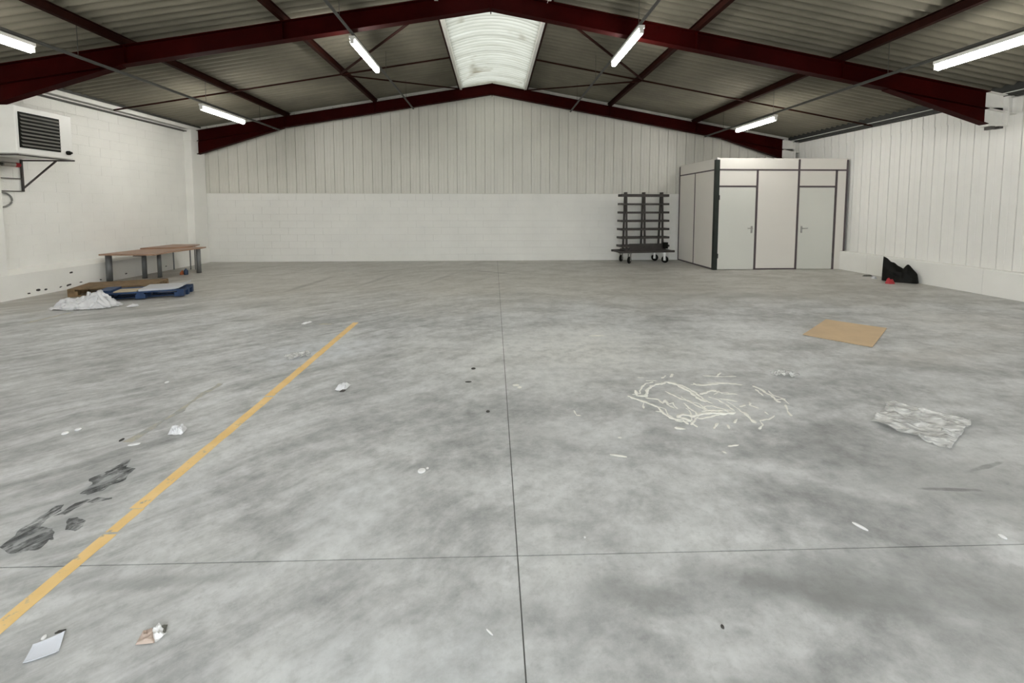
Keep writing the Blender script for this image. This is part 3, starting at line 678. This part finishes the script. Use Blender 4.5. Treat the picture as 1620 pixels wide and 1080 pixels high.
lump('rag', (-7.47,10.56,0), .05,.05,.09,'orange','small orange rag on floor beside right desk leg','rag',2)
o = smooth(MB().lathe([(.04,0),(.045,.01),(.045,.10),(.02,.13),(.018,.15)], (0,0,0), 'z', 14)).build('bottle', M['navy']); o.location = (-7.37,10.54,0)
tag(o, 'small dark blue bottle standing against the right desk leg', 'bottle')

# ------------------------------------------------------------------ pallets
def pallet(name, loc, rz_, L_, D_, mat, label, nb=7):
    t = empty(name, loc, rz_, label=label, cat='pallet')
    for i in range(nb):
        y = i*(D_-.1)/(nb-1); MB().box(0,L_,y,y+.1-(.0 if nb < 6 else .012),.122,.144).build('deck_board', M[mat], t)
    for x in (0, L_/2-.05, L_-.1): MB().box(x,x+.1,0,D_,.1,.122).build('stringer_board', M[mat], t)
    for y in (0, D_/2-.05, D_-.1):
        for x in (0, L_/2-.07, L_-.14): MB().box(x,x+.14,y,y+.1,.022,.1).build('block', M[mat], t)
        MB().box(0,L_,y,y+.1,0,.022).build('bottom_board', M[mat], t) if y != 0 or name == 'wooden_pallet' else None
    return t
r20 = math.radians(21)
bp = pallet('blue_pallet', (-6.72,7.43,0), r20, 1.24, .62, 'blue', 'blue painted pallet carrying pale boards beside the white plastic heap', 6)
wp = pallet('wooden_pallet', (-7.62,7.93,0), r20, 1.25, .80, 'pallet_wood', 'bare brown wooden pallet behind the blue pallet', 8)
def on_pallet(name, u0,u1,w0,w1,z0,z1,mat,label,cat,rot=0,lift=0):
    u = Vector((math.cos(r20),math.sin(r20),0)); w = Vector((-math.sin(r20),math.cos(r20),0))
    c_ = Vector((-6.72,7.43,0))+u*(u0+u1)/2+w*(w0+w1)/2
    hx_, hy_ = (u1-u0)/2, (w1-w0)/2; mb = MB(); nx = 10
    for i in range(nx+1):
        q = -hx_+2*hx_*i/nx; zz = lift*max(0,(i/nx-.75)/.25)**2
        mb.v += [(q,-hy_,z0+zz),(q,hy_,z0+zz),(q,hy_,z1+zz),(q,-hy_,z1+zz)]
    for i in range(nx):
        a = 4*i; mb.f += [(a,a+1,a+5,a+4),(a+1,a+2,a+6,a+5),(a+2,a+3,a+7,a+6),(a+3,a,a+4,a+7)]
    mb.f += [(3,2,1,0),(4*nx,4*nx+1,4*nx+2,4*nx+3)]
    o = mb.build(name, M[mat]); o.location = c_; o.rotation_euler.z = r20+rot; return tag(o, label, cat)
on_pallet('panel_board',.58,1.22,.05,.60,.145,.178,'board_pale','pale grey board with turned-up end on right half of blue pallet','board',0,.05)
on_pallet('tan_board',.24,.56,.05,.32,.145,.163,'board_tan','small tan board in the middle of the blue pallet','board')
on_pallet('blue_board',.0,.20,.08,.5,.145,.185,'blue','dull blue slab at left end of the blue pallet','board')

# white plastic heap: folded film
def heap(name, c_, rx, ry, h_, mat, label, cat, rz_=0, seed=0, nu=110, nv=70, ridge=2.1, folds=0):
    mb = MB()
    def H(u,v):
        r_ = math.hypot(u,v); a = math.atan2(v,u)
        ed = .78+.22*noise.noise(Vector((math.cos(a)*1.6,math.sin(a)*1.6,seed)))+.10*noise.noise(Vector((math.cos(a)*5,math.sin(a)*5,seed+2)))
        t = r_/ed
        if t >= 1: return None
        pk = math.exp(-(((u-.30)/.27)**2+((v-.1)/.55)**2))+.42*math.exp(-(((u+.35)/.35)**2+((v+.1)/.5)**2))
        e = (1-t**3)
        rd = 1-abs(noise.noise(Vector((u*ridge,v*ridge*1.2,seed+7))))*2.2
        rd2 = 1-abs(noise.noise(Vector((u*ridge*2.4+3,v*ridge*2.2,seed+9))))*2.2
        cr = 1-abs(math.sin(3.1*(u*1.3+v*.9)+2.6*noise.noise(Vector((u*1.6,v*1.6,seed+20)))))**.6
        return max(0, e*h_*(-.04+.42*pk+.55*max(-.2,rd)*(.30+.70*pk)+.42*cr*(.35+.65*pk)+.20*rd2))+.006
    idx = {}
    for i in range(nu+1):
        for j in range(nv+1):
            u = -1.1+2.2*i/nu; v = -1.1+2.2*j/nv; z = H(u,v)
            if z is not None: idx[i,j] = len(mb.v); mb.v.append((u*rx,v*ry,max(.003,z)))
    for i in range(nu):
        for j in range(nv):
            q = [(i,j),(i+1,j),(i+1,j+1),(i,j+1)]
            if all(p in idx for p in q): mb.f.append(tuple(idx[p] for p in q))
    for q_ in range(folds):
        a = random.uniform(0, 2*math.pi); u0 = random.uniform(-.6,.62); v0 = random.uniform(-.75,.2); dirn = random.uniform(-.9,.9)+(math.pi if random.random() < .5 else 0)
        P = []; ln = random.uniform(.25,.55)
        for s_ in range(9):
            t = s_/8; ang = dirn+.9*math.sin(3*t+a)
            u = u0+ln*(t-.5)*math.cos(ang); v = v0+ln*1.3*(t-.5)*math.sin(ang); z = H(u,v)
            if z is None: continue
            P.append((u*rx, v*ry, z+.006+.012*math.sin(math.pi*t)))
        if len(P) > 4: mb.tube(P, [random.uniform(.012,.03)*(.5+math.sin(math.pi*(i+.6)/len(P))) for i in range(len(P))], 8, True)
    mb.sm = True
    o = mb.build(name, M[mat]); o.location = c_; o.rotation_euler.z = rz_; return tag(o, label, cat)
heap('plastic_heap', (-6.55,7.13,0), .66,.30,.215,'plastic_white','crumpled heap of white plastic film in front of the blue pallet','plastic film', math.radians(6), 1, folds=34)
heap('plastic_flap', (-5.86,7.14,0), .12,.08,.05,'plastic_white','small white plastic scrap at the right foot of the heap','plastic film', math.radians(10), 8, 40, 30)

# ------------------------------------------------------------------ black sheeting by right wall
mb = MB(); P0, P1 = Vector((8.63,9.12,0)), Vector((8.93,8.66,0)); dr = (P1-P0); wd = Vector((.10,.07,0)); ns, nr = 28, 14
hp_ = [(0,.54),(.08,.50),(.25,.42),(.45,.335),(.62,.30),(.66,.34),(.72,.385),(.78,.38),(.88,.31),(1.0,.25),(1.06,.17),(1.08,.06)]
def hh(t):
    for (a,b),(c_,d_) in zip(hp_, hp_[1:]):
        if t <= c_: return b+(d_-b)*(t-a)/(c_-a)
    return .03
for i in range(ns+1):
    t = 1.08*i/ns; c_ = P0+dr*t; H_ = hh(t); wdt = .10+.22*math.sin(math.pi*min(1,t/1.08))**.7
    for j in range(nr+1):
        s_ = -1+2*j/nr
        z = H_*(1-abs(s_)**1.5)
        off = Vector((-dr.y, dr.x, 0)).normalized()*(-wdt*s_*.55)
        q = c_+off; nn = noise.noise(Vector((q.x*8,q.y*8,z*7)))
        mb.v.append((q.x-8.8+.03*nn, q.y-8.9+.03*nn, max(.002, z*(1+.10*nn) if abs(s_) < .98 else .002)))
for i in range(ns):
    for j in range(nr):
        a = i*(nr+1)+j; mb.f.append((a,a+1,a+nr+2,a+nr+1))
mb.f += [tuple(range(nr+1)), tuple(reversed(range(ns*(nr+1),(ns+1)*(nr+1))))]
o = mb.build('black_sheeting', M['black']); o.location = (8.8,8.9,0)
tag(o, 'crumpled black sheeting with a raised pointed corner against the right wall', 'sheeting')
lump('red_bag', (8.36,8.66,0), .085,.07,.10,'red_thing','small red bag on floor at foot of the black sheeting','bag',4)
for (x,y,rx,ry,h_,lb) in ((8.72,9.62,.12,.04,.035,'thin grey scrap on floor left of the black sheeting, furthest one'),(8.60,9.30,.05,.05,.05,'little pale grey scrap just left of the black sheeting')):
    lump('grey_scrap', (x,y,0), rx,ry,h_, 'grey_bit' if rx > .1 else 'board_pale', lb, 'scrap', x, group='scraps by the right wall')

# ------------------------------------------------------------------ cardboard and film on the floor
def flat(name, pts, th, mat, label, cat, curl=0, n=10, wr=0, wsc=6, seed=0, z0=.001, ragged=0, group=None):
    # pts: four corners a,b,c,d ; grid mesh with thickness
    a,b,c_,d_ = [Vector((*p,0)) for p in pts]; cen = (a+b+c_+d_)/4; mb = MB()
    def G(u,v): return (a*(1-u)+b*u)*(1-v)+(d_*(1-u)+c_*u)*v
    top_, bot = [], []
    for i in range(n+1):
        for j in range(n+1):
            u, v = i/n, j/n
            if ragged:
                e = min(u,1-u,v,1-v)
                u += ragged*noise.noise(Vector((u*4,v*4,seed)))*(e < .2); v += ragged*noise.noise(Vector((u*4,v*4,seed+5)))*(e < .2)
            q = G(u,v)-cen
            rz_ = 0
            if wr:
                rz_ = wr*max(0, 1-2.4*abs(noise.noise(Vector((q.x*wsc,q.y*wsc,seed)))) )+wr*.5*max(0,1-2.4*abs(noise.noise(Vector((q.x*wsc*2.3,q.y*wsc*2.3,seed+4)))))
            rz_ += curl*((abs(2*u-1))**4+(abs(2*v-1))**4)/2
            mb.v.append((q.x,q.y,z0+rz_+th)); mb.v.append((q.x,q.y,z0+rz_))
    I = lambda i,j,k_: 2*(i*(n+1)+j)+k_
    for i in range(n):
        for j in range(n):
            mb.f.append((I(i,j,0),I(i+1,j,0),I(i+1,j+1,0),I(i,j+1,0))); mb.f.append((I(i,j+1,1),I(i+1,j+1,1),I(i+1,j,1),I(i,j,1)))
    for i in range(n):
        mb.f += [(I(i,0,1),I(i+1,0,1),I(i+1,0,0),I(i,0,0)),(I(i+1,n,1),I(i,n,1),I(i,n,0),I(i+1,n,0)),(I(0,i+1,1),I(0,i,1),I(0,i,0),I(0,i+1,0)),(I(n,i,1),I(n,i+1,1),I(n,i+1,0),I(n,i,0))]
    if wr: mb.sm = True
    o = mb.build(name, M[mat]); o.location = cen; return tag(o, label, cat, group)
flat('cardboard_sheet', [(3.882,5.158),(4.327,4.65),(5.198,5.386),(4.74,5.86)], .006, 'card', 'large flat tan cardboard sheet lying on the right half of the floor', 'cardboard', curl=.006)
flat('clear_film_sheet', [(2.80,3.0),(3.0,2.61),(3.54,2.95),(3.25,3.30)], .001, 'film', 'wrinkled clear plastic film sheet on the floor right of the glue streaks', 'plastic film', n=64, wr=.022, wsc=5, seed=3, ragged=.06)
flat('clear_film_scrap', [(2.66,3.95),(2.70,3.84),(2.88,3.84),(2.86,3.95)], .001, 'film', 'small clear plastic scrap behind the glue streaks', 'plastic film', n=20, wr=.03, wsc=14, seed=5, ragged=.1)
flat('clear_film_scrap', [(-2.26,4.64),(-2.16,4.50),(-1.98,4.64),(-2.06,4.78)], .001, 'film', 'clear plastic scrap left of the far yellow line', 'plastic film', n=20, wr=.02, wsc=14, seed=6, ragged=.1)
flat('paper_sheet', [(-1.655,1.478),(-1.571,1.517),(-1.622,1.592),(-1.688,1.544)], .0015, 'paper_blue', 'bluish white folded paper near the yellow line, closest to the viewpoint', 'paper', curl=.006, n=8)
o = MB().prism([(0,0),(.022,.004),(.028,.014),(.006,.010)], 0, .004).build('dark_scrap', M['speck']); o.location = (-1.655,1.588,.001); tag(o, 'small dark scrap touching the upper corner of the bluish paper', 'scrap')
wpz = empty('crumpled_wrapper', (-1.28,1.56,0), label='crumpled wrapper, half tan and half white, on the near floor', cat='wrapper')
def crum(pts, h_, seed, mat, name, parent, n=12):
    a,b,c_,d_ = [Vector((*p,0)) for p in pts]; mb = MB()
    for i in range(n+1):
        for j in range(n+1):
            u, v = i/n, j/n; q = (a*(1-u)+b*u)*(1-v)+(d_*(1-u)+c_*u)*v; e = min(1, 5*min(u,1-u,v,1-v)+.15)
            mb.v.append((q.x,q.y,.002+h_*e*max(0,.7-1.3*abs(noise.noise(Vector((q.x*38,q.y*38,seed)))))))
    for i in range(n):
        for j in range(n): k_ = i*(n+1)+j; mb.f.append((k_,k_+1,k_+n+2,k_+n+1))
    mb.f.append(tuple([i*(n+1) for i in range(n+1)]+[n*(n+1)+j for j in range(1,n+1)]+[i*(n+1)+n for i in range(n-1,-1,-1)]+[j for j in range(n-1,0,-1)]))
    return mb.build(name, M[mat], parent)
crum([(-.036,-.030),(.03,-.026),(-.02,.035),(-.05,.022)], .02, 1, 'paper_tan', 'tan_half', wpz)
crum([(-.018,.016),(.032,-.024),(.045,.012),(-.015,.055)], .026, 2, 'paper', 'white_half', wpz)
crum([(.02,.016),(.04,.012),(.024,.046),(.0,.042)], .012, 3, 'grey_bit', 'torn_corner', wpz)
def scrap(pts, h_, mat, label, cat, name, seed, n=10, group='litter on the floor'):
    cen = (sum(p[0] for p in pts)/4, sum(p[1] for p in pts)/4)
    o = crum([(p[0]-cen[0],p[1]-cen[1]) for p in pts], h_, seed, mat, name, None, n); o.location = (*cen,0); return tag(o, label, cat, group)
scrap([(-2.30,3.03),(-2.20,3.03),(-2.22,3.11),(-2.33,3.12)], .075,'plastic_white','crumpled white scrap left of the yellow line, middle distance','scrap','crumpled_scrap',3)
scrap([(-1.405,3.73),(-1.31,3.72),(-1.29,3.84),(-1.38,3.86)], .06,'plastic_white','crumpled white scrap right of the yellow line with dark underside','scrap','crumpled_scrap',5)
scrap([(-1.345,3.70),(-1.31,3.70),(-1.30,3.735),(-1.335,3.735)], .02,'speck','small dark bit tucked under the white scrap right of the yellow line','scrap','dark_scrap',5)
scrap([(-2.65,5.93),(-2.60,5.92),(-2.54,6.05),(-2.58,6.07)], .03,'paper','thin white paper scrap beyond the far end of the yellow line','scrap','paper_scrap',6)
def disc(x, y, rx, ry, rz_, mat, label, name='plastic_disc', h_=.006):
    o = smooth(MB().lathe([(1,0),(1.0,.6),(.8,1)], (0,0,0), 'z', 18)).build(name, M[mat]); o.location = (x,y,.0005); o.scale = (rx,ry,h_); o.rotation_euler.z = rz_
    return tag(o, label, 'scrap', 'litter on the floor')
disc(-.443,2.54,.024,.026,0,'paper','bright white round scrap left of the long floor joint')
disc(-.412,2.565,.008,.010,0,'paper','tiny white crumb just right of the bright round scrap','white_crumb',.004)
disc(2.47,1.89,.013,.017,0,'paper','small bright white disc near the right edge of the floor')
disc(1.835,1.985,.034,.011,math.radians(-62),'paper','long white oval scrap on the near right floor','oval_scrap')
disc(-3.043,3.084,.02,.02,0,'paper','left one of two tiny white crumbs on the left floor','white_crumb',.01)
disc(-3.0,3.134,.02,.018,0,'paper','right one of two tiny white crumbs on the left floor','white_crumb',.01)
disc(-2.439,2.919,.035,.016,.3,'paper','tiny flat white flake below the crumpled scrap left of the line','white_flake',.005)
disc(-3.0,3.978,.016,.02,0,'paper','tiny white crumb on the left floor, furthest of the three','white_crumb',.008)
disc(.80,2.648,.055,.010,-.3,'glue','thin pale sliver right of the long floor joint','pale_sliver',.004)
disc(.195,3.78,.03,.02,0,'glue','faint pale flake beside the long floor joint','pale_flake',.004)
disc(.225,3.73,.02,.02,0,'glue','brighter pale flake beside the long floor joint','pale_flake',.005)
disc(-.02,1.525,.018,.004,-.8,'paper','tiny white thread on the near floor left of the joint','white_thread',.003)
disc(.438,1.974,.005,.006,0,'paper','single white dot right of the joint crossing','white_dot',.003)
disc(.869,1.507,.006,.008,0,'speck','dark pebble on the near floor right of the joint','dark_pebble',.006)
disc(-.207,4.201,.022,.022,0,'speck','dark speck left of the long joint, furthest of three','dark_speck',.006)
disc(-.238,3.875,.03,.012,0,'speck','flat dark speck left of the long joint, middle of three','dark_speck',.004)
disc(-.05,3.289,.014,.016,0,'speck','dark speck beside the long joint, nearest of three','dark_speck',.006)
disc(-2.57,2.98,.010,.02,0,'speck','dark speck below left of the crumpled white scrap','dark_speck',.006)
disc(-1.68,1.575,.008,.012,.5,'paper','tiny white crumb between yellow line and bluish paper','white_crumb',.004)
disc(1.28,5.24,.10,.02,0,'glue','faint pale sliver in the middle of the far floor','pale_sliver',.003)

# dried glue strands on the floor: nobody could count them
mb = MB()
for pts, w in list(GLUE)[:25]:
    if len(pts) > 3:
        s_ = random.uniform(.025,.05)*random.choice((-1,1)); GLUE.append(([(p[0]+s_+random.uniform(-.015,.015), p[1]-s_*.8+random.uniform(-.02,.02)) for p in pts[1:]], w*.6))
for pts, w in GLUE:
    P = []
    for i in range(len(pts)-1):
        a, b = Vector((*pts[i],0)), Vector((*pts[i+1],0)); n_ = max(2, int((b-a).length/.012))
        P += [a.lerp(b, j/n_) for j in range(n_)]
    P.append(Vector((*pts[-1],0)))
    Q = [(p.x+.009*noise.noise(Vector((p.x*22,p.y*22,1))), p.y+.009*noise.noise(Vector((p.x*22,p.y*22,9))), .0012) for p in P]
    rr = [max(.0025, w*1.0*(.78+.75*noise.noise(Vector((p.x*30,p.y*30,4))))) * (.35 if i in (0,len(P)-1) else 1) for i, p in enumerate(P)]
    mb.tube(Q, rr, 6, True, .12)
mb.sm = True
tag(mb.build('glue_strands', M['glue']), 'pale strands of dried glue spread on the right half of the floor', 'dried glue', kind='stuff')
